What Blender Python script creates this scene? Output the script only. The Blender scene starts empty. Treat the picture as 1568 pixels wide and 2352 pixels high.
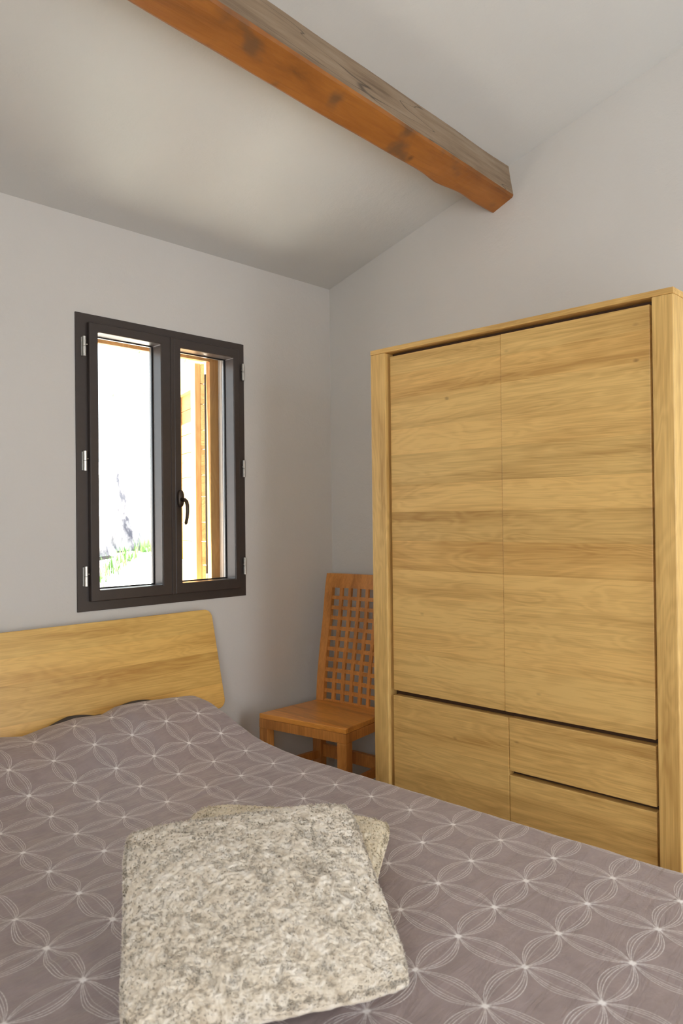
import bpy, bmesh, math, random
import numpy as np
from mathutils import Vector, Matrix, noise as mn

C = bpy.context.scene.collection
S = bpy.context.scene
rnd = random.Random(7)
PI = math.pi

# ------------------------------------------------------------------ camera
YAW, PITCH, ROLL, FPX = 0.8053685, 0.0085827, -0.0112254, 1753.08
def make_camera():
    cy, sy, cp, sp = math.cos(YAW), math.sin(YAW), math.cos(PITCH), math.sin(PITCH)
    f = Vector((sy*cp, cy*cp, sp)); r = Vector((cy, -sy, 0)); u = r.cross(f)
    c, s = math.cos(ROLL), math.sin(ROLL)
    r2 = c*r + s*u; u2 = -s*r + c*u
    cd = bpy.data.cameras.new('camera'); co = bpy.data.objects.new('camera', cd); C.objects.link(co)
    cd.sensor_fit = 'VERTICAL'; cd.sensor_height = 36.0; cd.lens = FPX/2352*36.0
    cd.clip_start = 0.02; cd.clip_end = 200
    m = Matrix((r2, u2, -f)).transposed().to_4x4(); m.translation = Vector((0, 0, 1.30))
    co.matrix_world = m
    cd.dof.use_dof = True; cd.dof.focus_distance = 2.7; cd.dof.aperture_fstop = 6.3
    S.camera = co
make_camera()

# ------------------------------------------------------------------ light
S.view_settings.view_transform = 'Standard'
S.view_settings.look = 'None'
S.view_settings.gamma = 1.0
S.view_settings.use_curve_mapping = False
S.view_settings.exposure = 0.22
S.cycles.use_denoising = True
S.cycles.max_bounces = 10
S.cycles.diffuse_bounces = 6
S.cycles.glossy_bounces = 4
S.cycles.transparent_max_bounces = 8
S.cycles.caustics_reflective = False
S.cycles.caustics_refractive = False
S.cycles.sample_clamp_indirect = 40.0

W = bpy.data.worlds.new('sky'); S.world = W; W.use_nodes = True
wn = W.node_tree; wn.nodes['Background'].inputs[0].default_value = (0.86, 0.93, 1.0, 1)
wn.nodes['Background'].inputs[1].default_value = 2.8

def lamp(name, kind, energy, color, loc, to, **kw):
    l = bpy.data.lights.new(name, kind); l.energy = energy; l.color = color
    for k, v in kw.items(): setattr(l, k, v)
    o = bpy.data.objects.new(name, l); C.objects.link(o); o.location = loc
    o.rotation_euler = (Vector(to)-Vector(loc)).to_track_quat('-Z', 'Y').to_euler()
    return o
lamp('sun', 'SUN', 112.0, (1.0, 0.985, 0.95), (0, 0, 6), (0.19, -0.03, 6-0.98), angle=0.01)
# daylight standing in the glazed door of the wall behind the camera
lamp('daylight_glazed_door', 'AREA', 15.0, (0.97, 0.985, 1.0), (1.95, -1.25, 1.15), (2.55, 0.9, 1.55),
     shape='RECTANGLE', size=1.1, size_y=2.0)
lamp('side_fill_light', 'AREA', 26.0, (1.0, 0.995, 0.965), (-0.93, -0.45, 1.6), (2.0, 1.0, 1.5),  # added lamp for general fill, no known window on this side
     shape='RECTANGLE', size=0.95, size_y=1.2)

# ------------------------------------------------------------------ node helper
def lin(r, g, b):
    f = lambda v: (v/255/12.92) if v/255 <= .04045 else ((v/255+.055)/1.055)**2.4
    return (f(r), f(g), f(b), 1)
class N:
    def __init__(s, name):
        s.m = bpy.data.materials.new(name); s.m.use_nodes = True
        s.t = s.m.node_tree; s.b = s.t.nodes['Principled BSDF']
    def node(s, k, **kw):
        n = s.t.nodes.new(k)
        for a, v in kw.items(): setattr(n, a, v)
        return n
    def put(s, sock, v):
        if isinstance(v, bpy.types.NodeSocket): s.t.links.new(v, sock)
        elif isinstance(v, (int, float)) and sock.type in ('VECTOR', 'RGBA') : sock.default_value = [v]*len(sock.default_value)
        else: sock.default_value = v
    def math(s, op, a, b=None, c=None, clamp=False):
        n = s.node('ShaderNodeMath', operation=op, use_clamp=clamp)
        for i, v in enumerate((a, b, c)):
            if v is not None: s.put(n.inputs[i], v)
        return n.outputs[0]
    def coord(s, which='Object'):
        return s.node('ShaderNodeTexCoord').outputs[which]
    def sep(s, v):
        n = s.node('ShaderNodeSeparateXYZ'); s.put(n.inputs[0], v); return n.outputs
    def comb(s, x, y, z):
        n = s.node('ShaderNodeCombineXYZ')
        for i, v in enumerate((x, y, z)): s.put(n.inputs[i], v)
        return n.outputs[0]
    def noise(s, v, scale=5, detail=4, rough=.5, dist=0.):
        n = s.node('ShaderNodeTexNoise'); s.put(n.inputs['Vector'], v)
        n.inputs['Scale'].default_value = scale; n.inputs['Detail'].default_value = detail
        n.inputs['Roughness'].default_value = rough; n.inputs['Distortion'].default_value = dist
        return n.outputs['Fac']
    def ramp(s, v, stops, interp='LINEAR'):
        n = s.node('ShaderNodeValToRGB'); n.color_ramp.interpolation = interp
        e = n.color_ramp.elements
        while len(e) < len(stops): e.new(.5)
        for i, (p, c) in enumerate(stops):
            e[i].position = p; e[i].color = c if len(c) == 4 else (*c, 1)
        s.put(n.inputs[0], v); return n.outputs[0]
    def mix(s, f, a, b, mode='MIX'):
        n = s.node('ShaderNodeMix', data_type='RGBA', blend_type=mode)
        s.put(n.inputs[0], f); s.put(n.inputs[6], a); s.put(n.inputs[7], b); return n.outputs[2]
    def mapr(s, v, a, b, c, d, smooth=False):
        n = s.node('ShaderNodeMapRange', interpolation_type='SMOOTHSTEP' if smooth else 'LINEAR')
        for i, x in enumerate((v, a, b, c, d)): s.put(n.inputs[i], x)
        return n.outputs[0]
    def bump(s, h, strength=.2, dist=.01):
        n = s.node('ShaderNodeBump'); n.inputs['Strength'].default_value = strength
        n.inputs['Distance'].default_value = dist; s.put(n.inputs['Height'], h)
        s.t.links.new(n.outputs[0], s.b.inputs['Normal'])
    def base(s, c): s.put(s.b.inputs['Base Color'], c)
    def rough(s, v): s.put(s.b.inputs['Roughness'], v)
    def set(s, **kw):
        for k, v in kw.items(): s.put(s.b.inputs[k.replace('_', ' ')], v)
        return s.m

def G(v): return (v, v, v, 1)

def plaster(name, col):
    n = N(name); co = n.coord()
    a = n.noise(co, 1.3, 3, .5); b = n.noise(co, 14, 5, .6); c = n.noise(co, 120, 2, .5)
    k = n.mapr(a, .3, .7, .985, 1.015)
    n.base(n.mix(1.0, col, n.comb(k, k, k), 'MULTIPLY'))
    h = n.math('ADD', n.math('MULTIPLY', a, 2.0), n.math('ADD', n.math('MULTIPLY', b, .28), n.math('MULTIPLY', c, .05)))
    n.bump(h, .55, .018); n.rough(.9); return n.set(Specular_IOR_Level=.2)

def wood(name, light, dark, along=0, across=2, third=1, board=.105, tone=.22, rough=.45, grain=1.0, knots=True, joints=True, warp=.012, seed=0., spec=.5):
    """boards run along one axis and are glued edge to edge over the other"""
    n = N(name); x = n.sep(n.coord()); A, B, D = x[along], x[across], x[third]
    zz = n.math('ADD', n.math('ADD', B, n.math('MULTIPLY', n.math('SINE', n.math('MULTIPLY', B, 31.+seed)), warp)), 3.3+seed)
    q = n.math('DIVIDE', zz, board); idx = n.math('FLOOR', q); fr = n.math('FRACT', q)
    wnz = n.node('ShaderNodeTexWhiteNoise', noise_dimensions='1D'); n.put(wnz.inputs['W'], idx)
    r1 = wnz.outputs['Value']; rc = n.sep(wnz.outputs['Color'])
    off = n.math('MULTIPLY', r1, 17.0)
    gx = n.math('ADD', n.math('MULTIPLY', A, .55), off)
    # flowing figure: stretched noise warped by itself, then contour lines of it
    v = n.comb(n.math('MULTIPLY', gx, 2.6), n.math('MULTIPLY', B, 9.), n.math('MULTIPLY', D, 9.))
    f = n.noise(v, 1.0, 3, .55, .35)
    rings = n.math('SINE', n.math('MULTIPLY', f, 95.*grain))
    rings = n.math('MULTIPLY_ADD', rings, .5, .5)
    v2 = n.comb(n.math('MULTIPLY', gx, 9.), n.math('MULTIPLY', B, 260.), n.math('MULTIPLY', D, 260.))
    fine = n.noise(v2, 1.0, 3, .6)
    v3 = n.comb(n.math('MULTIPLY', gx, 2.), n.math('MULTIPLY', B, 16.), n.math('MULTIPLY', D, 16.))
    blot = n.noise(v3, 1.0, 3, .55)
    t = n.math('ADD', n.math('MULTIPLY', rings, .13), n.math('MULTIPLY', fine, .55))
    t = n.math('ADD', t, n.math('MULTIPLY', n.mapr(blot, .42, .75, 0, 1, True), .36))
    t = n.math('ADD', t, n.math('MULTIPLY', n.math('SUBTRACT', r1, .5), tone*1.6))
    col = n.ramp(t, [(.22, light), (.90, dark)])
    warm = n.mapr(rc[1], 0, 1, .97, 1.035)
    col = n.mix(1.0, col, n.comb(warm, 1.0, n.math('SUBTRACT', 2.0, warm)), 'MULTIPLY')
    if knots:
        vo = n.node('ShaderNodeTexVoronoi', voronoi_dimensions='2D'); n.put(vo.inputs['Vector'], n.comb(n.math('ADD', n.math('MULTIPLY', A, 2.6), n.math('MULTIPLY', fine, .03)), n.math('ADD', n.math('MULTIPLY', B, 4.4), n.math('MULTIPLY', fine, .05)), 0.0))
        vo.inputs['Scale'].default_value = 1.0
        kn = n.mapr(vo.outputs['Distance'], .004, .034, 1, 0, True)
        keep = n.math('GREATER_THAN', n.sep(vo.outputs['Color'])[0], .5)
        col = n.mix(n.math('MULTIPLY', n.math('MULTIPLY', kn, keep), n.math('MULTIPLY_ADD', n.sep(vo.outputs['Color'])[1], .6, .1)), col, lin(96, 62, 30))
    if joints:
        e = n.math('ABSOLUTE', n.math('SUBTRACT', fr, .5))
        j = n.mapr(e, .488, .5, 0, 1)
        col = n.mix(n.math('MULTIPLY', j, .16), col, dark)
    n.base(col)
    n.bump(n.math('ADD', fine, n.math('MULTIPLY', rings, .3)), .12, .002)
    n.rough(rough); return n.set(Specular_IOR_Level=spec)

def plain(name, col, rough=.5, metal=0., spec=.5):
    n = N(name); v = n.noise(n.coord(), 30, 3)
    k = n.mapr(v, .3, .7, .95, 1.05)
    n.base(n.mix(1.0, col, n.comb(k, k, k), 'MULTIPLY')); n.rough(rough)
    return n.set(Metallic=metal, Specular_IOR_Level=spec)

OL, OD = lin(233, 194, 121), lin(172, 127, 62)
M = {}
M['wall'] = plaster('white_plaster', lin(212, 210, 207))
M['ceil'] = plaster('ceiling_plaster', lin(204, 204, 202))
M['oak_h'] = wood('oak_boards_horizontal', OL, OD, along=1, across=2, third=0, tone=.17)
M['oak_v'] = wood('oak_upright', OL, OD, along=2, across=1, third=0, board=.4, knots=False, joints=False, tone=.05, seed=.4)
M['oak_t'] = wood('oak_top_board', OL, OD, along=1, across=0, third=2, board=.5, knots=False, joints=False, tone=.05)
M['oak_head'] = wood('oak_headboard_boards', lin(236, 194, 112), lin(186, 134, 62), along=0, across=2, third=1, board=.112, tone=.2, rough=.35, seed=.9)
M['teak_v'] = wood('teak_upright', lin(216, 148, 76), lin(156, 96, 42), along=2, across=1, third=0, board=.5, knots=False, joints=False, rough=.38, tone=.1)
M['teak_s'] = wood('teak_seat', lin(230, 160, 76), lin(160, 98, 42), along=1, across=0, third=2, board=.11, knots=False, rough=.3, tone=.35)
M['pine'] = wood('pine_upright', lin(206, 158, 98), lin(160, 108, 56), along=2, across=0, third=1, board=.5, knots=True, joints=False, rough=.6, tone=.1)
M['pine_p'] = wood('pine_planks', lin(222, 178, 116), lin(180, 124, 66), along=1, across=2, third=0, board=.09, rough=.6, tone=.2)
M['frame'] = plain('dark_brown_lacquer', lin(64, 56, 53), .33)
M['gasket'] = plain('black_rubber', lin(22, 22, 24), .4)
M['spacer'] = plain('grey_spacer', lin(150, 150, 150), .35, .6)
M['steel'] = plain('brushed_steel', lin(205, 203, 198), .35, .85)
M['hand'] = plain('bronze_handle', lin(66, 54, 44), .35, .3)
M['gap'] = plain('dark_recess', lin(70, 46, 26), .7)
M['floor'] = None

def glass():
    n = N('window_glass'); t = n.t; t.nodes.remove(n.b)
    tr = n.node('ShaderNodeBsdfTransparent'); tr.inputs[0].default_value = (.96, .98, .97, 1)
    gl = n.node('ShaderNodeBsdfGlossy'); gl.inputs['Roughness'].default_value = .02
    fr = n.node('ShaderNodeFresnel'); fr.inputs[0].default_value = 1.45
    bf = n.node('ShaderNodeNewGeometry').outputs['Backfacing']     # the far face of the sheet adds nothing
    mx = n.node('ShaderNodeMixShader'); n.put(mx.inputs[0], n.math('MULTIPLY', fr.outputs[0], n.math('SUBTRACT', 1.0, bf)))
    t.links.new(tr.outputs[0], mx.inputs[1]); t.links.new(gl.outputs[0], mx.inputs[2])
    t.links.new(mx.outputs[0], t.nodes['Material Output'].inputs[0]); return n.m
M['glass'] = glass()

def floor_mat():
    n = N('beige_tiles'); b = n.node('ShaderNodeTexBrick'); n.put(b.inputs['Vector'], n.coord())
    b.offset = 0; b.inputs['Scale'].default_value = 1; b.inputs['Brick Width'].default_value = .33
    b.inputs['Row Height'].default_value = .33; b.inputs['Mortar Size'].default_value = .005
    b.inputs['Color1'].default_value = lin(206, 190, 166); b.inputs['Color2'].default_value = lin(196, 180, 156)
    b.inputs['Mortar'].default_value = lin(170, 160, 146)
    n.base(b.outputs['Color']); n.rough(.45); return n.m
M['floor'] = floor_mat()

def cover_mat():
    """brown satin cotton with rings of stitched threads; the rings meet in bright knots"""
    n = N('embroidered_bedspread')
    uv = n.node('ShaderNodeUVMap'); x = n.sep(uv.outputs[0]); U, V = x[0], x[1]
    nz = n.noise(n.comb(U, V, 0.0), .8, 2)
    lines = None
    def band(P, Q):          # petals run along P, sit on whole Q
        ip = n.math('FRACT', P); rq = n.math('SUBTRACT', Q, n.math('ROUND', Q))
        s = n.math('SUBTRACT', ip, .5)
        # circular arc through both knots
        arc = n.math('SUBTRACT', n.math('SQRT', n.math('SUBTRACT', .5, n.math('MULTIPLY', s, s))), .5)
        arc = n.math('MULTIPLY', n.math('POWER', n.math('MAXIMUM', n.math('MULTIPLY', arc, 1/.2071), 0.), 1.12), .2071)   # slender tips
        ad = n.math('ABSOLUTE', rq); out = None
        for a, w in ((1.0, .95), (.80, .75), (.62, .95), (.36, .45)):
            d = n.math('ABSOLUTE', n.math('SUBTRACT', ad, n.math('MULTIPLY', arc, a)))
            l = n.math('MULTIPLY', n.mapr(d, .0025, .0095, 1, 0, True), w)
            out = l if out is None else n.math('MAXIMUM', out, l)
        return out
    def r2():
        a = n.math('SUBTRACT', U, n.math('ROUND', U)); b = n.math('SUBTRACT', V, n.math('ROUND', V))
        return n.math('SQRT', n.math('ADD', n.math('MULTIPLY', a, a), n.math('MULTIPLY', b, b)))
    L = n.math('MAXIMUM', band(U, V), band(V, U))
    dash = n.noise(n.comb(U, V, 0.), 26, 2)
    L = n.math('MULTIPLY', L, n.mapr(dash, .32, .55, .35, .85))
    star = n.mapr(r2(), .002, .075, 1, 0, True)
    L = n.math('ADD', n.math('MULTIPLY', L, .78), n.math('MULTIPLY', n.math('POWER', star, 1.5), 1.6), clamp=True)
    cloth = n.noise(n.comb(U, V, 0.), 3.2, 5, .6)
    base = n.ramp(cloth, [(.3, lin(146, 132, 132)), (.7, lin(162, 147, 146))])
    n.base(n.mix(L, base, lin(244, 240, 240)))
    n.rough(n.math('SUBTRACT', .52, n.math('MULTIPLY', L, .1)))
    w = n.noise(n.comb(n.math('MULTIPLY', U, .6), n.math('MULTIPLY', V, 2.2), 0.), 1.6, 4, .6, .6)
    n.bump(n.math('ADD', n.math('MULTIPLY', w, 1.0), n.math('MULTIPLY', L, .08)), .5, .014)
    return n.set(Sheen_Weight=.25, Sheen_Roughness=.4, Specular_IOR_Level=.45)
M['cover'] = cover_mat()
M['hem'] = plain('dark_grey_lining', lin(74, 68, 66), .8)

def fleece(name, a, b, c):
    n = N(name); co = n.coord()
    v = n.noise(co, 55, 4, .6, .4); w = n.noise(co, 9, 3)
    k = n.math('ADD', n.math('MULTIPLY', v, .8), n.math('MULTIPLY', w, .2))
    n.base(n.ramp(k, [(.34, a), (.5, b), (.62, c)])); n.rough(.95)
    return n.set(Sheen_Weight=.35, Sheen_Roughness=.6, Specular_IOR_Level=.1)
M['fleece'] = fleece('cream_fleece', lin(196, 182, 162), lin(220, 209, 192), lin(232, 224, 212))
M['fleece2'] = fleece('sand_fleece', lin(200, 184, 154), lin(222, 208, 180), lin(232, 221, 198))

def beam_mats():
    n = N('stained_beam_underside'); x = n.sep(n.coord())
    a = n.noise(n.comb(n.math('MULTIPLY', x[0], 1.6), n.math('MULTIPLY', x[1], 7.), n.math('MULTIPLY', x[2], 7.)), 1., 5, .6, .4)
    f = n.noise(n.comb(n.math('MULTIPLY', x[0], 6.), n.math('MULTIPLY', x[1], 120.), n.math('MULTIPLY', x[2], 120.)), 1., 3)
    s = n.noise(n.coord(), 6.5, 3, .5)
    col = n.ramp(a, [(.30, lin(92, 58, 24)), (.48, lin(146, 88, 30)), (.70, lin(170, 108, 42))])
    col = n.mix(n.mapr(s, .54, .68, 0, .7, True), col, lin(92, 70, 50))
    col = n.mix(n.mapr(f, .55, .75, 0, .25), col, lin(110, 60, 24))
    vo = n.node('ShaderNodeTexVoronoi'); n.put(vo.inputs['Vector'], n.coord()); vo.inputs['Scale'].default_value = 4.5
    col = n.mix(n.mapr(vo.outputs['Distance'], .03, .10, .85, 0, True), col, lin(62, 38, 22))
    n.base(col); n.rough(.5); n.bump(n.math('ADD', a, f), .25, .006); u = n.m
    n = N('grey_sheen_beam_side'); x = n.sep(n.coord())  # grey-brown partly its own colour, partly the light sheen painted in
    f = n.noise(n.comb(n.math('MULTIPLY', x[0], 3.), n.math('MULTIPLY', x[1], 60.), n.math('MULTIPLY', x[2], 60.)), 1., 4, .6, .3)
    a = n.noise(n.comb(n.math('MULTIPLY', x[0], 2.), n.math('MULTIPLY', x[1], 10.), n.math('MULTIPLY', x[2], 10.)), 1., 4, .6)
    col = n.ramp(n.math('ADD', n.math('MULTIPLY', f, .5), n.math('MULTIPLY', a, .5)), [(.32, lin(112, 90, 68)), (.52, lin(150, 128, 104)), (.68, lin(166, 148, 126))])
    cr = n.noise(n.comb(n.math('MULTIPLY', x[0], .9), n.math('MULTIPLY', x[1], 14.), n.math('MULTIPLY', x[2], 14.)), 1., 2, .4)
    ln = n.mapr(n.math('ABSOLUTE', n.math('SUBTRACT', cr, .5)), .0, .008, .75, 0, True)
    col = n.mix(ln, col, lin(58, 44, 34))
    n.base(col); n.rough(.5); n.bump(f, .25, .005); return u, n.m
M['beam_u'], M['beam_s'] = beam_mats()

def rock_mat():
    n = N('pale_limestone'); co = n.coord()
    a = n.noise(co, 1.1, 6, .65); b = n.noise(co, 9, 5, .7)
    n.base(n.ramp(n.math('ADD', n.math('MULTIPLY', a, .6), n.math('MULTIPLY', b, .4)), [(.36, lin(52, 56, 72)), (.46, lin(150, 150, 158)), (.56, lin(226, 222, 218)), (.7, lin(236, 234, 230))]))
    n.rough(.9); n.bump(b, .8, .06); return n.m
M['rock'] = rock_mat()
def ground_mat():
    n = N('dry_earth'); co = n.coord(); b = n.noise(co, 8, 6, .7)
    c = n.ramp(b, [(.35, lin(190, 178, 164)), (.6, lin(226, 218, 206))])
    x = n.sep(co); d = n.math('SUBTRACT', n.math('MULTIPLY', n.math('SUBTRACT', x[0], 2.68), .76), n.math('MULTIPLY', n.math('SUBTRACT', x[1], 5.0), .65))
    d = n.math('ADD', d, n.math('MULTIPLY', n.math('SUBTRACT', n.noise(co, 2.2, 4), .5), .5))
    wall_shade = n.mapr(d, .22, .34, 1, 0, True)              # wall's cast shadow painted into the earth colour along its foot
    n.base(n.mix(wall_shade, c, n.ramp(b, [(.35, lin(40, 38, 44)), (.62, lin(110, 102, 98))]))); n.rough(.95); n.bump(b, .8, .04); return n.m
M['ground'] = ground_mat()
M['leaf'] = plain('green_leaves', lin(70, 120, 44), .5)
M['twig'] = plain('grey_bark', lin(110, 96, 80), .8)

# ------------------------------------------------------------------ mesh helpers
def add_box(bm, a, b, mi=0):
    x0, y0, z0 = a; x1, y1, z1 = b
    v = [bm.verts.new(p) for p in ((x0,y0,z0),(x1,y0,z0),(x1,y1,z0),(x0,y1,z0),(x0,y0,z1),(x1,y0,z1),(x1,y1,z1),(x0,y1,z1))]
    for f in ((0,3,2,1),(4,5,6,7),(0,1,5,4),(1,2,6,5),(2,3,7,6),(3,0,4,7)):
        bm.faces.new([v[i] for i in f]).material_index = mi
    return v
def add_hexa(bm, p):            # 4 bottom points then 4 top points, same winding
    v = [bm.verts.new(q) for q in p]
    for f in ((3,2,1,0),(4,5,6,7),(0,1,5,4),(1,2,6,5),(2,3,7,6),(3,0,4,7)):
        bm.faces.new([v[i] for i in f])
def add_loft(bm, secs, close=True, caps=True, mi=None):
    R = [[bm.verts.new(p) for p in s] for s in secs]; k = len(secs[0])
    for i in range(len(R)-1):
        for j in range(k if close else k-1):
            f = bm.faces.new((R[i][j], R[i][(j+1) % k], R[i+1][(j+1) % k], R[i+1][j]))
            if mi: f.material_index = mi[j]
    if caps: bm.faces.new(R[0][::-1]); bm.faces.new(R[-1])
def add_tube(bm, pts, rad, k=12):
    pts = [Vector(p) for p in pts]; secs = []
    for i, p in enumerate(pts):
        t = (pts[min(i+1, len(pts)-1)]-pts[max(i-1, 0)]).normalized()
        a = t.orthogonal().normalized() if i == 0 else (A - t*A.dot(t)).normalized()
        A = a; b = t.cross(a); r = rad[i] if isinstance(rad, (list, tuple)) else rad
        secs.append([p + r*(a*math.cos(2*PI*j/k)+b*math.sin(2*PI*j/k)) for j in range(k)])
    add_loft(bm, secs)
def B(): return bmesh.new()
def box(a, b):
    bm = B(); add_box(bm, a, b); return bm
def obj(name, bm, mat, parent=None, bevel=0., seg=2, smooth=False):
    bmesh.ops.recalc_face_normals(bm, faces=bm.faces)
    if bevel:
        bmesh.ops.bevel(bm, geom=[e for e in bm.edges if e.calc_face_angle(0) > .5], offset=bevel, segments=seg, profile=.5, affect='EDGES')
    me = bpy.data.meshes.new(name)
    if parent:
        w = Vector((0, 0, 0)); p = parent
        while p: w += p.location; p = p.parent
        bmesh.ops.translate(bm, verts=bm.verts, vec=-w)
    bm.to_mesh(me); bm.free()
    for m in (mat if isinstance(mat, (list, tuple)) else [mat]): me.materials.append(m)
    if smooth:
        for p in me.polygons: p.use_smooth = True
    o = bpy.data.objects.new(name, me); C.objects.link(o)
    if parent: o.parent = parent
    return o
def thing(name, loc, label=None, cat=None, group=None, kind=None):
    o = bpy.data.objects.new(name, None); C.objects.link(o); o.location = loc; o.empty_display_size = .1
    return tag(o, label, cat, group, kind)
def tag(o, label=None, cat=None, group=None, kind=None):
    for k, v in (('label', label), ('category', cat), ('group', group), ('kind', kind)):
        if v: o[k] = v
    return o
def struct(name, bm, m, label=None, cat=None, **kw):
    return tag(obj(name, bm, m, **kw), label, cat, None, 'structure')

# ------------------------------------------------------------------ room shell
D, XW, XL, YB = 2.75, 2.79, -0.95, -1.30
def zc(y): return 2.478 + 0.272*(D-y)
def wall_with_hole(axis, at, out, lo, hi, z_top, hole, steps=1):
    """wall slab between `at` and `out`; hole = (a0,a1,z0,z1); z_top(a)"""
    bm = B(); h0, h1, hz0, hz1 = hole
    def seg(a0, a1, z0, z1f):
        q = []
        for d in (0, 1):
            pass
        def P(a, dd, z): return (a, dd, z) if axis == 1 else (dd, a, z)
        add_hexa(bm, [P(a0, at, z0), P(a1, at, z0), P(a1, out, z0), P(a0, out, z0),
                      P(a0, at, z1f(a0)), P(a1, at, z1f(a1)), P(a1, out, z1f(a1)), P(a0, out, z1f(a0))])
    seg(lo, h0, 0, z_top); seg(h1, hi, 0, z_top)
    if hz0 > 0: seg(h0, h1, 0, lambda a: hz0)
    seg(h0, h1, hz1, z_top)
    return bm
struct('floor', box((XL-.15, YB-.15, -.1), (XW+.15, D+.13, 0)), M['floor'], 'beige tiled floor', 'floor')
struct('wall_window', wall_with_hole(1, D, D+.13, XL-.15, XW+.15, lambda a: zc(D), (1.445, 2.175, .995, 2.06)), M['wall'],
       'white plaster wall holding the dark casement window', 'wall')
bm = B()
add_hexa(bm, [(XW, YB, 0), (XW+.15, YB, 0), (XW+.15, D, 0), (XW, D, 0), (XW, YB, zc(YB)), (XW+.15, YB, zc(YB)), (XW+.15, D, zc(D)), (XW, D, zc(D))])
struct('wall_right', bm, M['wall'], 'white plaster wall behind the oak wardrobe', 'wall')
struct('wall_left', wall_with_hole(0, XL, XL-.15, YB, D, zc, (-.95, .05, .95, 2.2)), M['wall'], 'white plaster wall left of the bed', 'wall')
struct('wall_back', wall_with_hole(1, YB, YB-.15, XL-.15, XW+.15, lambda a: zc(YB), (1.45, 2.65, 0, 2.2)), M['wall'], 'white plaster wall behind the viewer', 'wall')
bm = B()
ya, yb = D+.13, YB-.15
add_hexa(bm, [(XL-.15, yb, zc(yb)), (XW+.15, yb, zc(yb)), (XW+.15, ya, zc(ya)), (XL-.15, ya, zc(ya)),
              (XL-.15, yb, zc(yb)+.12), (XW+.15, yb, zc(yb)+.12), (XW+.15, ya, zc(ya)+.12), (XL-.15, ya, zc(ya)+.12)])
struct('ceiling', bm, M['ceil'], 'white sloping plaster ceiling', 'ceiling')

def ring(a0, a1, z0, z1, w, y0, y1):      # rectangular frame lying in the window wall plane, mitred
    bm = B(); wl, wr, wb, wt = w
    o = [(a0, z0), (a1, z0), (a1, z1), (a0, z1)]; i = [(a0+wl, z0+wb), (a1-wr, z0+wb), (a1-wr, z1-wt), (a0+wl, z1-wt)]
    V = {}
    for k, ps in (('o', o), ('i', i)):
        for y in (y0, y1): V[k, y] = [bm.verts.new((x, y, z)) for x, z in ps]
    for j in range(4):
        l = (j+1) % 4
        bm.faces.new((V['o', y0][j], V['o', y0][l], V['i', y0][l], V['i', y0][j]))
        bm.faces.new((V['o', y1][j], V['o', y1][l], V['i', y1][l], V['i', y1][j]))
        bm.faces.new((V['o', y0][j], V['o', y0][l], V['o', y1][l], V['o', y1][j]))
        bm.faces.new((V['i', y0][j], V['i', y0][l], V['i', y1][l], V['i', y1][j]))
    return bm

# glazed door of the back wall, and an opening added on the left for the fill lamp
t = thing('window_3', (1.95, YB, 0), 'glazed door in the wall behind the viewer', 'window', kind='structure')
obj('door_frame', ring(1.45, 2.65, 0, 2.2, (.06,)*4, YB-.10, YB-.04), M['frame'], t)
t = thing('side_fill_opening', (XL, -.45, .95), 'added opening in the left wall for the fill lamp', 'window', kind='structure')
bm = ring(-.95, .05, .95, 2.2, (.05,)*4, -.10, -.04)
for v in bm.verts: v.co = Vector((XL+v.co.y, v.co.x, v.co.z))
obj('window_frame', bm, M['frame'], t)  # frame of the added fill opening

# ------------------------------------------------------------------ casement window
win = thing('window_1', (1.81, D, .953), 'dark brown two-leaf casement window above the headboard', 'window', kind='structure')
obj('window_frame', ring(1.400, 2.219, .953, 2.104, (.052, .052, .042, .042), D-.006, D+.09), M['frame'], win, bevel=.0015)
def sash(a0, a1, z0, z1, w):
    y0, y1 = D-.024, D+.068
    bm = ring(a0, a1, z0, z1, w, y0, y1)
    # slope the outer edge of the room face a little
    s = obj('sash', bm, M['frame'], win, bevel=.004, seg=2)
    wl, wr, wb, wt = w; i = (a0+wl, a1-wr, z0+wb, z1-wt)
    obj('gasket', ring(i[0], i[1], i[2], i[3], (.0045,)*4, D+.040, D+.045), M['gasket'], s)
    obj('spacer', ring(i[0], i[1], i[2], i[3], (.0035,)*4, D+.049, D+.056), M['spacer'], s)
    obj('pane', box((i[0]-.004, D+.046, i[2]-.004), (i[1]+.004, D+.0485, i[3]+.004)), M['glass'], s)
    return s
s1 = sash(1.4475, 1.826, .990, 2.071, (.037, .059, .043, .038))
s2 = sash(1.830, 2.176, .990, 2.071, (.034, .030, .045, .040))
# the closing edge of the right leaf laps over the left one
obj('closing_bead', box((1.812, D-.027, .992), (1.829, D-.0235, 2.069)), M['frame'], s1, bevel=.001)
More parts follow.
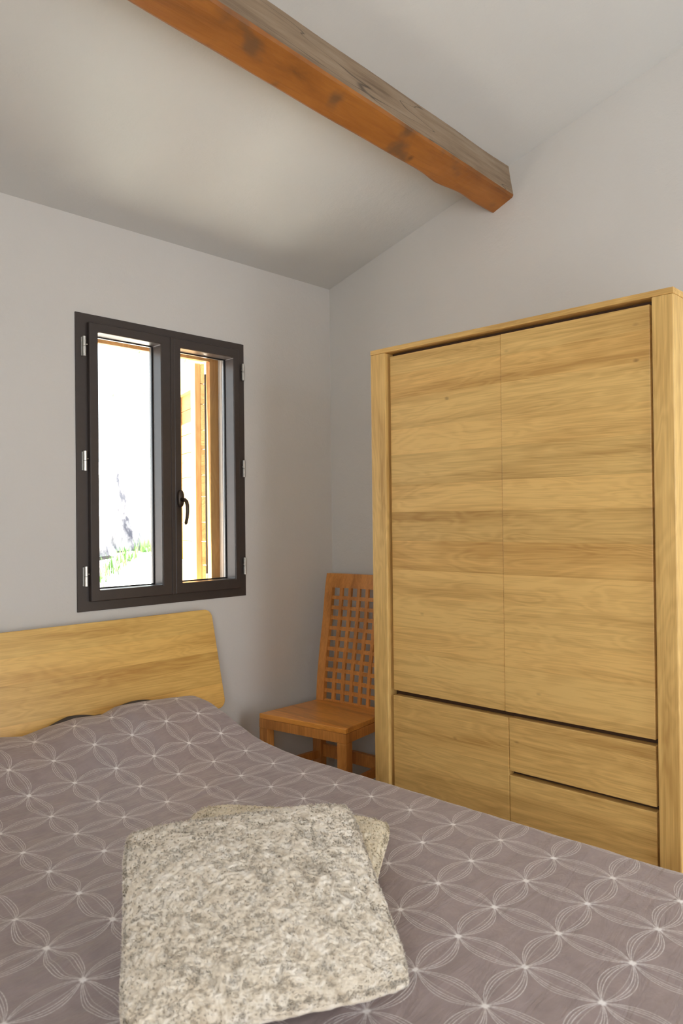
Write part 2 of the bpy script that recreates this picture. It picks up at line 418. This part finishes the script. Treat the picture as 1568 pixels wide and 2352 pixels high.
# handle
bm = B(); cx, hz = 1.853, 1.392
secs = []
for k, (yy, sc) in enumerate(((D-.0235, 1.), (D-.034, 1.), (D-.038, .86))):
    secs.append([(cx+.0145*sc*math.cos(a)*(1), yy, hz+(.036*sc)*math.copysign(abs(math.sin(a))**.6, math.sin(a))) for a in [2*PI*j/20 for j in range(20)]])
add_loft(bm, secs)
add_tube(bm, [(cx, D-.036, hz-.004), (cx, D-.060, hz-.006), (cx, D-.072, hz-.014), (cx, D-.078, hz-.03), (cx, D-.079, hz-.055), (cx, D-.075, hz-.08), (cx, D-.067, hz-.104), (cx, D-.064, hz-.110)],
         [.0085, .008, .008, .0078, .0075, .007, .0065, .003])
obj('handle', bm, M['hand'], s2, smooth=True, bevel=0)
for x in (1.431, 2.2065):
    for z in (1.974, 1.533, 1.089):
        bm = B(); y = D-.015; sgn = 1 if x < 1.8 else -1
        add_tube(bm, [(x, y, z-.038), (x, y, z-.0008)], .0072, 14); add_tube(bm, [(x, y, z+.0008), (x, y, z+.038)], .0072, 14)
        add_box(bm, (x-.0105*sgn, y+.004, z-.037), (x-.0075*sgn, y+.012, z+.035))
        add_tube(bm, [(x, y-.002, z+.008), (x+.012*sgn, y-.002, z+.008)], .0022, 8)
        obj('hinge', bm, M['steel'], win)

# pine lining outside the window
pf = thing('trim_1', (1.81, D+.13, 1.0), 'pine board frame outside the casement window', 'trim', kind='structure')
obj('lining', ring(1.40, 2.215, .955, 2.12, (.09, .087, .02, .087), D+.131, D+.16), M['pine'], pf, bevel=.001)

# ------------------------------------------------------------------ pine shutter folded open outside
sh = thing('window_shutter', (2.08, 2.93, 1.0), 'pine plank shutter swung open outside the right window pane', 'shutter')
dv = Vector((math.sin(.314), math.cos(.314), 0)); nv = Vector((math.cos(.314), -math.sin(.314), 0)); A0 = Vector((2.083, 2.935, 0))
def sbox(s0, s1, t0, t1, z0, z1):
    bm = B(); P = lambda s, t, z: A0 + dv*s + nv*t + Vector((0, 0, z))
    add_hexa(bm, [P(s0, t0, z0), P(s1, t0, z0), P(s1, t1, z0), P(s0, t1, z0), P(s0, t0, z1), P(s1, t0, z1), P(s1, t1, z1), P(s0, t1, z1)])
    return bm
ZS0, ZS1 = .99, 2.03
obj('stile', sbox(0, .07, 0, .026, ZS0, ZS1), M['pine'], sh, bevel=.001)
obj('stile', sbox(.31, .38, 0, .026, ZS0, ZS1), M['pine'], sh, bevel=.001)
obj('rail', sbox(.07, .31, 0, .026, ZS1-.115, ZS1), M['pine_p'], sh)
obj('rail', sbox(.07, .31, 0, .026, ZS0, ZS0+.115), M['pine_p'], sh)
bm = B(); z = ZS0
hs = [.10, .11, .09, .12, .10, .12, .09, .12, .095, .095]
for h in hs:
    b2 = sbox(0.0, .38, .027, .045, z+.0015, z+h-.0015); me = bpy.data.meshes.new('t'); b2.to_mesh(me); b2.free(); bm.from_mesh(me); z += h
obj('plank_panel', bm, M['pine_p'], sh)
obj('shadow_gap_strip', sbox(-.006, .004, .046, .055, ZS0+.06, ZS1-.05), M['gasket'], sh)  # dark strip put in for the shadow between shutter and post
obj('bolt_keeper', sbox(-.012, .0, .044, .058, ZS0+.02, ZS0+.06), M['steel'], sh)

# ------------------------------------------------------------------ outside: earth bank, limestone wall, grass, branch
def grid_mesh(f, nu, nv):
    bm = B(); V = [[bm.verts.new(f(i/nu, j/nv)) for j in range(nv+1)] for i in range(nu+1)]
    for i in range(nu):
        for j in range(nv): bm.faces.new((V[i][j], V[i+1][j], V[i+1][j+1], V[i][j+1]))
    return bm
def gz(x, y):
    t = min(1, max(0, (y-3.2)/2.0)); t = t*t*(3-2*t)
    return .72 + .30*t + .03*mn.noise(Vector((x*1.3, y*1.3, 0)))
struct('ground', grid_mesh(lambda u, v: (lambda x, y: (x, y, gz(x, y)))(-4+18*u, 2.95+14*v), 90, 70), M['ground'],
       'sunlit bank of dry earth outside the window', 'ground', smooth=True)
bm = B(); NS = 70; NZ = 26
front, back = [], []
for i in range(NS+1):
    k = .40 - 4.2*i/NS
    bx, by = 2.68-1.72*k, 5-2*k
    top = 1.75 + .16*mn.noise(Vector((k*2.2, 3, 1)))
    r1, r2 = [], []
    for j in range(NZ+1):
        z = .7 + (top-.7)*j/NZ
        d = .16*mn.fractal(Vector((bx*1.6, by*1.6, z*1.6)), .8, 2.1, 5)
        r1.append(bm.verts.new((bx+.76*d-.12*j/NZ, by-.65*d+.10*j/NZ, z)))
        r2.append(bm.verts.new((bx-.45, by+.38, z)))
    front.append(r1); back.append(r2)
for i in range(NS):
    for j in range(NZ):
        bm.faces.new((front[i][j], front[i+1][j], front[i+1][j+1], front[i][j+1]))
        bm.faces.new((back[i][j], back[i][j+1], back[i+1][j+1], back[i+1][j]))
    bm.faces.new((front[i][NZ], front[i+1][NZ], back[i+1][NZ], back[i][NZ]))
for e in (0, NS):
    for j in range(NZ): bm.faces.new((front[e][j], front[e][j+1], back[e][j+1], back[e][j]))
tag(obj('retaining_wall', bm, M['rock'], smooth=True), 'pale rough limestone wall outside, seen through the left window pane', 'wall')
bm = B()
for q in range(900):
    k = rnd.uniform(-1.6, .5); cl = mn.noise(Vector((k*6, 0, 5)))
    if cl < .0: continue
    x = 2.68-1.72*k + .76*rnd.uniform(.10, .26); y = 5-2*k - .65*rnd.uniform(.10, .26)
    h = rnd.uniform(.03, .12)*(1+cl); a = rnd.uniform(0, 2*PI); w = .004; l = rnd.uniform(.0, .05)
    b0 = Vector((x, y, gz(x, y)-.01)); s = Vector((math.cos(a), math.sin(a), 0))*w; t_ = Vector((math.sin(a), -math.cos(a), 0))*l
    p = [b0-s, b0+s, b0+s*.7+t_*.4+Vector((0, 0, h*.6)), b0-s*.7+t_*.4+Vector((0, 0, h*.6))]
    vs = [bm.verts.new(c) for c in p]; tp = bm.verts.new(b0+t_+Vector((0, 0, h)))
    bm.faces.new(vs); bm.faces.new((vs[3], vs[2], tp))
tag(obj('grass', bm, M['leaf']), 'green grass tufts at the foot of the limestone wall outside', 'grass', None, 'stuff')
tr = thing('bush', (5.25, 7.6, 1.0), 'leafy green bush behind the limestone wall outside', 'bush')
bmT, bmL = B(), B()
for q in range(14):
    a = rnd.uniform(0, 2*PI); e = rnd.uniform(.9, 1.5); p = Vector((5.25, 7.6, .9)); pts = [p.copy()]
    d = Vector((math.cos(a)*math.cos(e), math.sin(a)*math.cos(e), math.sin(e)))
    for s in range(9):
        d = (d + Vector((rnd.uniform(-.22, .22), rnd.uniform(-.22, .22), rnd.uniform(-.1, .12)))).normalized(); p = p + d*.31; pts.append(p.copy())
        if s > 2:
            for r in range(9):
                c = p + Vector([rnd.gauss(0, .14) for _ in range(3)]); n1 = Vector([rnd.gauss(0, 1) for _ in range(3)]).normalized(); n2 = n1.orthogonal().normalized()
                l = rnd.uniform(.03, .06)
                bmL.faces.new([bmL.verts.new(c+n1*l), bmL.verts.new(c+n2*l*.35), bmL.verts.new(c-n1*l), bmL.verts.new(c-n2*l*.35)])
    add_tube(bmT, pts, [.012*(1-i/11) for i in range(len(pts))], 6)
obj('branches', bmT, M['twig'], tr); obj('foliage', bmL, M['leaf'], tr)

# ------------------------------------------------------------------ ceiling beam
bm = B(); secs = []
nb = 90
for i in range(nb+1):
    x = 2.80 - 3.70*i/nb; k = (2.79-x)
    w1 = .010*mn.noise(Vector((x*2.1, 0, 3))); w2 = .008*mn.noise(Vector((x*1.7, 5, 3))); w3 = .007*mn.noise(Vector((x*2.6, 9, 1)))
    notch = .018*math.exp(-((k-.40)/.07)**2) - .010*math.exp(-((k-.24)/.06)**2)
    ny, nz = 1.665-.044*k+w1*.5, 2.633+.012*k+w1*.4          # near lower edge
    fy, fz = ny+.104+.018*min(k, 1)+w2+notch*.7, nz-.043-w2*.3   # far lower edge
    ty, tz = ny+.030+.01*k+w3, zc(ny+.030)+.03            # near top
    uy, uz = fy+.045, zc(fy+.045)+.03
    ch = .007+.003*mn.noise(Vector((x*5, 2, 2)))
    P = lambda y, z: (x, y, z)
    secs.append([P(ny+ch, nz-ch*.42), P(fy-ch*1.0, fz+ch*.42), P(fy+ch*.4, fz+ch), P(uy, uz), P(ty, tz), P((ny+ty)/2+.004*mn.noise(Vector((x*3, 7, 7))), (nz+tz)/2), P(ny+ch*.3, nz+ch)])
add_loft(bm, secs, mi=[0, 0, 0, 1, 1, 1, 0])
o = obj('ceiling_beam', bm, [M['beam_u'], M['beam_s']], smooth=False)
tag(o, 'rough orange-brown stained timber beam crossing under the sloping ceiling', 'beam')

# ------------------------------------------------------------------ wardrobe
XF = 2.2
wd = thing('wardrobe', (XF+.29, 1.38, 0), 'pale oak wardrobe with flush doors and drawers against the right wall', 'wardrobe')
YR, YL2, ZT = .808, 1.951, 1.9445
obj('top_board', box((XF, YR, ZT-.0175), (XW-.004, YL2, ZT)), M['oak_t'], wd, bevel=.0015)
obj('side_panel', box((XF, YR, 0), (XW-.004, YR+.0625, ZT-.0176)), M['oak_v'], wd, bevel=.004)
obj('side_panel', box((XF, YL2-.072, 0), (XW-.004, YL2, ZT-.0176)), M['oak_v'], wd, bevel=.004)
obj('carcass', box((XF+.045, YR+.066, .04), (XW-.01, YL2-.075, ZT-.018)), M['gap'], wd)
obj('plinth', box((XF+.012, YR+.066, 0), (XF+.044, YL2-.075, .05)), M['oak_h'], wd)
dy0, dym, dy1 = .8805, 1.3805, 1.865
def front(name, y0, y1, z0, z1, x=XF+.012): return obj(name, box((x, y0, z0), (XF+.044, y1, z1)), M['oak_h'], wd, bevel=.0022)
front('door', dym+.001, dy1, .651, 1.911, XF+.0145)
front('door', dy0, dym-.001, .651, 1.911, XF+.012)
front('door', 1.3675, dy1, .06, .6325)
front('drawer', dy0, 1.3655, .4575, .6335)
front('drawer', dy0, 1.3655, .265, .4420)
front('drawer', dy0, 1.3655, .06, .2495)

# ------------------------------------------------------------------ teak chair with pierced back
ch = thing('dining_chair', (2.36, 2.37, 0), 'reddish brown wooden chair with square-pierced high back, between wardrobe and window wall', 'chair')
FL, FR, BL, BR = Vector((2.164, 2.594, 0)), Vector((2.232, 2.134, 0)), Vector((2.53, 2.590, 0)), Vector((2.56, 2.185, 0))
def quadprism(p, z0, z1):
    bm = B(); add_hexa(bm, [(q.x, q.y, z0) for q in p] + [(q.x, q.y, z1) for q in p]); return bm
def inset(p, c, d): return p + (c-p).normalized()*d
obj('seat', quadprism([FL, FR, BR, BL], .428, .45), M['teak_s'], ch, bevel=.003)
e1 = (FR-FL).normalized(); e2 = Vector((-e1.y, e1.x, 0)); 
if e2.x < 0: e2 = -e2
eL = (BL-FL).normalized(); eR = (BR-FR).normalized()
def apron(p, q, inn):
    return quadprism([p, q, q+inn*.022, p+inn*.022], .388, .4275)
ob = obj('apron', apron(FL, FR, e2), M['teak_v'], ch, bevel=.001)
obj('apron', apron(FL+eL*.0225, BL, e1), M['teak_v'], ch, bevel=.001)
obj('apron', apron(FR+eR*.0225, BR, -e1), M['teak_v'], ch, bevel=.001)
def leg(p, a, b, z1=.3875, w=.046):
    return quadprism([p, p+a*w, p+a*w+b*w, p+b*w], 0, z1)
obj('leg', leg(FL, e1, e2), M['teak_v'], ch, bevel=.003)
obj('leg', leg(FR, -e1, e2), M['teak_v'], ch, bevel=.003)
obj('leg', leg(BL-eL*.046, e1, e2), M['teak_v'], ch, bevel=.003)
obj('leg', leg(BR-eR*.046, -e1, e2), M['teak_v'], ch, bevel=.003)
# back surface: left edge / right edge as functions of z
zs = [.44, .57, .70, .82, 1.00, 1.035]
xl = [2.505, 2.524, 2.557, 2.592, 2.636, 2.650]
yl = [2.587, 2.596, 2.610, 2.624, 2.645, 2.650]
yr = [2.206, 2.211, 2.221, 2.234, 2.258, 2.262]
def BP(a, z, t=0.):
    x = float(np.interp(z, zs, xl)); y0 = float(np.interp(z, zs, yl)); y1 = float(np.interp(z, zs, yr))
    dish = .012*(1-(2*a-1)**2)                      # slightly hollow across
    return Vector((x + .030*a + dish + t, y0+(y1-y0)*a, z))
def bar(bm, a0, a1, z0, z1, t0, t1, na=1, nz=1):
    for i in range(na):
        for j in range(nz):
            A_, A2 = a0+(a1-a0)*i/na, a0+(a1-a0)*(i+1)/na; Z, Z2 = z0+(z1-z0)*j/nz, z0+(z1-z0)*(j+1)/nz
            add_hexa(bm, [BP(A_, Z, t0), BP(A2, Z, t0), BP(A2, Z, t1), BP(A_, Z, t1), BP(A_, Z2, t0), BP(A2, Z2, t0), BP(A2, Z2, t1), BP(A_, Z2, t1)])
zr = .967; sw = .105
bm = B(); bar(bm, 0, sw, .4505, zr, 0, .020, 1, 10); obj('back_post', bm, M['teak_v'], ch)
bm = B(); bar(bm, 1-sw, 1, .4505, zr, 0, .020, 1, 10); obj('back_post', bm, M['teak_v'], ch)
bm = B(); bar(bm, 0, 1, zr, 1.033, 0, .020, 12, 1); bmesh.ops.remove_doubles(bm, verts=bm.verts, dist=1e-5); obj('top_rail', bm, M['teak_v'], ch)
bm = B(); ncol, nrow = 6, 11
pa = (1-2*sw)/(ncol-.0)
for i in range(1, ncol):
    c = sw + pa*i; bar(bm, c-pa*.17, c+pa*.17, .4505, zr, .003, .014, 1, 10)
pz = (zr-.4505)/nrow
for j in range(nrow):
    z = .4505+pz*j; bar(bm, sw, 1-sw, z-(0 if j == 0 else pz*.18), z+pz*.18, .0045, .0125, 12, 1)
obj('lattice', bm, M['teak_v'], ch)
def rail(p, q, z0, z1, th=.02, up=0.):
    d = (q-p).normalized(); nn = Vector((-d.y, d.x, 0))*th/2; bm = B(); secs = []
    for i in range(13):
        t_ = i/12; c = p+(q-p)*t_; k = up*(1-(2*t_-1)**2)
        secs.append([(c.x-nn.x, c.y-nn.y, z0+k), (c.x+nn.x, c.y+nn.y, z0+k), (c.x+nn.x, c.y+nn.y, z1+k), (c.x-nn.x, c.y-nn.y, z1+k)])
    add_loft(bm, secs); return bm
pB1, pB2 = BL-eL*.023+e1*.0465, BR-eR*.023-e1*.0465
obj('stretcher', rail(pB1, pB2, .195, .25), M['teak_v'], ch)
obj('stretcher', rail(pB1, pB2, .085, .125, up=.02), M['teak_v'], ch)
obj('stretcher', rail(FL+e2*.047+e1*.023, BL-eL*.047+e1*.023, .185, .22), M['teak_v'], ch)
obj('stretcher', rail(FR+e2*.047-e1*.023, BR-eR*.047-e1*.023, .185, .22), M['teak_v'], ch)

# ------------------------------------------------------------------ bed
BX0, BX1, BY0, BY1 = .175, 1.775, .42, 2.50
bed = thing('bed', ((BX0+BX1)/2, 1.45, 0), 'double bed with leaning oak headboard below the window', 'bed')
def hb(x, z, t):      # headboard plane leaning back
    y = 2.592 + .098*(z-.52)/.40
    return Vector((x, y+t, z-.24*t))
bm = B(); x0, x1, z0, z1, r = -.03, 1.982, .512, .9175, .035
out = []
for cx_, cz_, a0 in ((x1-r, z1-r, 0), (x0+r, z1-r, PI/2), (x0+r, z0+r, PI), (x1-r, z0+r, 1.5*PI)):
    for k in range(9): a = a0+PI/2*k/8; out.append((cx_+r*math.cos(a), cz_+r*math.sin(a)))
add_loft(bm, [[hb(x, z, t_) for x, z in out] for t_ in (0, .026)])
obj('headboard', bm, M['oak_head'], bed, bevel=.003)
obj('mattress', box((BX0+.03, BY0+.03, .28), (BX1-.03, BY1+.02, .478)), M['hem'], bed, bevel=.02)
obj('bed_base', box((BX0+.03, BY0+.03, .16), (BX1-.03, 2.54, .279)), M['oak_head'], bed)
for x in (.25, 1.62):
    for y in (.55, 2.42): obj('leg', box((x, y, 0), (x+.07, y+.07, .159)), M['oak_head'], bed)
for x in (.45, 1.45): obj('headboard_bracket', box((x, 2.545, .2), (x+.06, 2.59, .60)), M['oak_head'], bed)

# bedspread
EX = [-.2, .9, 1.007, 1.09, 1.18, 1.275, 1.374, 1.43, 1.53, 1.665, 1.755, 1.80]
EZ = [.610, .614, .612, .597, .613, .625, .615, .636, .634, .628, .618, .60]
GY = [0, 1.9, 2.0, 2.12, 2.26, 2.40, 2.50, 2.56, 2.585]
GF = [0, .0, .05, .17, .54, .90, 1.0, .82, .55]
def smooth_interp(x, X, Y):
    return sum(float(np.interp(x+o, X, Y)) for o in (-.03, -.015, 0, .015, .03))/5
def sheet_z(x, y):
    top = float(np.interp(x, EX, EZ)) - .50
    wr = .0022*mn.noise(Vector((x*5+y*2, y*14, 0))) + .0016*mn.noise(Vector((x*11, y*11, 4)))
    left = max(0, min(1, (1.15-x)/.5)); wr += left*.0085*mn.noise(Vector((x*3+y*9, y*16-x*6, 9)))
    wr += .006*math.exp(-((y-1.857-.03*(x-1.4))/.012)**2)*max(0., 1-((x-1.41)/.13)**2)      # small pinched crease
    return .50 + top*smooth_interp(y, GY, GF) + wr
nx, ny_ = 250, 330
r = .028; hang = .24
L0, L1 = BX0+r, BX1-r
arc = r*PI/2
S_ = np.linspace(-(hang+arc), (L1-L0)+hang+arc, nx)
def xsec(s):      # -> x offset, drop
    w = L1-L0
    if s < 0:
        if -s < arc: a = -s/r; return L0-r*math.sin(a), r*(1-math.cos(a))
        return L0-r, r+(-s-arc)
    if s > w:
        q = s-w
        if q < arc: a = q/r; return L1+r*math.sin(a), r*(1-math.cos(a))
        return L1+r, r+(q-arc)
    return L0+s, 0
Lf = BY0+r; Tt = np.concatenate([np.linspace(-(hang+arc), 0, 34), np.linspace(0, 2.59-Lf, ny_-34)[1:]])
bm = B(); uvl = bm.loops.layers.uv.new('UVMap'); V = []; UV = {}
# arc length along the bed
yy = np.linspace(0, 2.6, 400); zz = np.array([.50+.115*smooth_interp(y, GY, GF) for y in yy])
al = np.concatenate([[0], np.cumsum(np.hypot(np.diff(yy), np.diff(zz)))])
def arcl(y): return float(np.interp(y, yy, al))
for s in S_:
    row = []; x, dx = xsec(float(s))
    for t_ in Tt:
        t_ = float(t_)
        if t_ < 0:
            if -t_ < arc: a = -t_/r; y = Lf-r*math.sin(a); dyv = r*(1-math.cos(a))
            else: y = Lf-r; dyv = r+(-t_-arc)
            va = arcl(Lf)+t_
        else: y = Lf+t_; dyv = 0; va = arcl(y)
        z = sheet_z(min(max(x, L0-r), L1+r), max(y, Lf)) - max(dx, dyv)
        fold = max(0, max(dx, dyv)-r)/hang
        xo = x; yo = y
        if dx > r: xo = x + (1 if s > 0 else -1)*fold*(.006+.010*mn.noise(Vector((0, y*6, 2))))
        if dyv > r: yo = y - fold*(.006+.012*mn.noise(Vector((x*6, 0, 2))))
        v = bm.verts.new((xo, yo, z)); row.append(v)
        xu = L0+float(s)
        UV[v] = ((xu+.016*(1.6-va)-.65)/.1415, (va-.07*xu-.632)/.1445)
    V.append(row)
for i in range(len(V)-1):
    for j in range(len(Tt)-1):
        f = bm.faces.new((V[i][j], V[i+1][j], V[i+1][j+1], V[i][j+1]))
        for l in f.loops: l[uvl].uv = UV[l.vert]
me = bpy.data.meshes.new('bedspread'); bm.to_mesh(me); bm.free(); me.materials.append(M['cover'])
for p in me.polygons: p.use_smooth = True
bs = bpy.data.objects.new('bedspread', me); C.objects.link(bs)
tag(bs, 'brown satin bedspread stitched with interlaced white rings, covering the bed', 'bedspread')
md = bs.modifiers.new('thickness', 'SOLIDIFY'); md.thickness = .004; md.offset = -1
# dark lining showing where the top hem lifts off
for a, b, h in ((1.195, 1.40, .002), (1.455, 1.635, .002)):
    bm = B(); secs = []
    for i in range(25):
        q = i/24; x = a+(b-a)*q; z = sheet_z(x, 2.545)-.012 + (h+.016)*math.sin(PI*q)**.7
        secs.append([(x, 2.548, z-.02), (x, 2.575, z-.02), (x, 2.575, z+.002), (x, 2.56, z+.003), (x, 2.548, z)])
    add_loft(bm, secs)
    o = obj('lining_hem', bm, M['hem'], bs, smooth=True); o['label'] = 'dark grey lining at the lifted top hem'

# ------------------------------------------------------------------ fleece cushions
def cushion(name, corners, thick, mat, label, seed, n=300, tufts=9000):
    """corners: the four corner points of the middle surface, in order"""
    K = [Vector(c) for c in corners]; c0 = sum(K, Vector())/4
    uz = (K[1]-K[0]).cross(K[3]-K[0]).normalized()
    if uz.z < 0: uz = -uz
    R = random.Random(seed)
    def mid(u, v):     # sides pulled in a little, corners rounded
        pin = .022
        k = 1-.055*(max(0, abs(u)+abs(v)-1.55)/.45)**2
        x = u*(1 - pin*(1-v*v))*k; y = v*(1 - pin*(1-u*u))*k
        a, b = (x+1)/2, (y+1)/2
        return K[0]*(1-a)*(1-b)+K[1]*a*(1-b)+K[2]*a*b+K[3]*(1-a)*b
    def prof(u, v):
        e = max(1e-4, (1-u**2))*max(1e-4, (1-v**2))
        return e**.40
    bm = B(); grids = []
    def curl(p):
        w = Vector((mn.noise(p*22), mn.noise(p*22+Vector((7, 1, 3))), mn.noise(p*22+Vector((2, 9, 5)))))
        a = mn.noise(p*85 + w*1.4); b = mn.noise(p*170 + w*2.0 + Vector((5, 5, 5))); c = mn.noise(p*34+w)
        return .0036*(1-2.2*abs(a)) + .0022*(1-2*abs(b)) + .0038*c
    for side in (1, -1):
        g = []
        m = n if side == 1 else n//3
        for i in range(m+1):
            row = []
            for j in range(m+1):
                u = math.sin((i/m*2-1)*PI/2*.985)/math.sin(PI/2*.985); v = math.sin((j/m*2-1)*PI/2*.985)/math.sin(PI/2*.985)
                h = prof(u, v); m0 = mid(u, v)
                p = m0 + uz*(side*thick/2*h*(1.0 if side > 0 else .85))
                nrm = (uz*side*max(.25, h) + (m0-c0).normalized()*(1-h)*.9).normalized()
                if side == 1: p = p + nrm*curl(p+Vector((seed, 0, 0)))
                row.append(bm.verts.new(p))
            g.append(row)
        for i in range(m):
            for j in range(m):
                q = (g[i][j], g[i+1][j], g[i+1][j+1], g[i][j+1])
                bm.faces.new(q if side == 1 else q[::-1])
        grids.append(g)
    # rolled fleece edge closing both faces
    for e in range(4):
        pts = []
        for k in range(121):
            t_ = k/120*2-1; u, v = ((t_, -1), (1, t_), (-t_, 1), (-1, -t_))[e]
            pts.append(mid(u, v))
        add_tube(bm, pts, [.0048+.002*mn.noise(p*90) for p in pts], 8)
    # curly tufts all over and along the edge
    for q in range(tufts):
        u, v = R.uniform(-1, 1), R.uniform(-1, 1)
        if q % 4 == 0:
            if R.random() < .5: u = math.copysign(1-.02*R.random(), u)
            else: v = math.copysign(1-.02*R.random(), v)
        m0 = mid(u, v); h = prof(u, v); p = m0+uz*(thick/2*h)
        nrm = (uz*max(.15, h)+(m0-c0).normalized()*(1-h)*1.2).normalized()
        tang = Vector([R.gauss(0, 1) for _ in range(3)]); tang = (tang-nrm*tang.dot(nrm)).normalized()
        L = R.uniform(.004, .009); w = R.uniform(.0008, .0017); pp = p-nrm*.001; sd = nrm.cross(tang)*w
        a_ = pp; b_ = pp+nrm*L*.55+tang*L*.35; c_ = pp+nrm*L*.75+tang*L*.95
        r0 = [bm.verts.new(a_+sd), bm.verts.new(a_-sd*.5+tang*w), bm.verts.new(a_-sd)]
        r1 = [bm.verts.new(b_+sd), bm.verts.new(b_-sd*.2+nrm*w), bm.verts.new(b_-sd)]
        tp = bm.verts.new(c_)
        for k in range(3):
            bm.faces.new((r0[k], r0[(k+1) % 3], r1[(k+1) % 3], r1[k])); bm.faces.new((r1[k], r1[(k+1) % 3], tp))
    me = bpy.data.meshes.new(name); bm.to_mesh(me); bm.free(); me.materials.append(mat)
    for p in me.polygons: p.use_smooth = True
    o = bpy.data.objects.new(name, me); C.objects.link(o)
    return tag(o, label, 'cushion', 'fleece cushions on the bed')
cushion('cushion', [(1.145, 1.60, .572), (1.392, 1.182, .572), (1.010, .925, .560), (.765, 1.335, .560)], .10, M['fleece2'],
        'sand coloured fleece cushion lying flat, mostly under the other cushion', 3, n=230, tufts=11000)
cushion('cushion', [(.805, 1.392, .668), (1.228, 1.168, .668), (.960, .770, .548), (.555, .978, .548)], .10, M['fleece'],
        'cream fleece cushion in front, leaning on the sand coloured one', 11, n=360, tufts=20000)
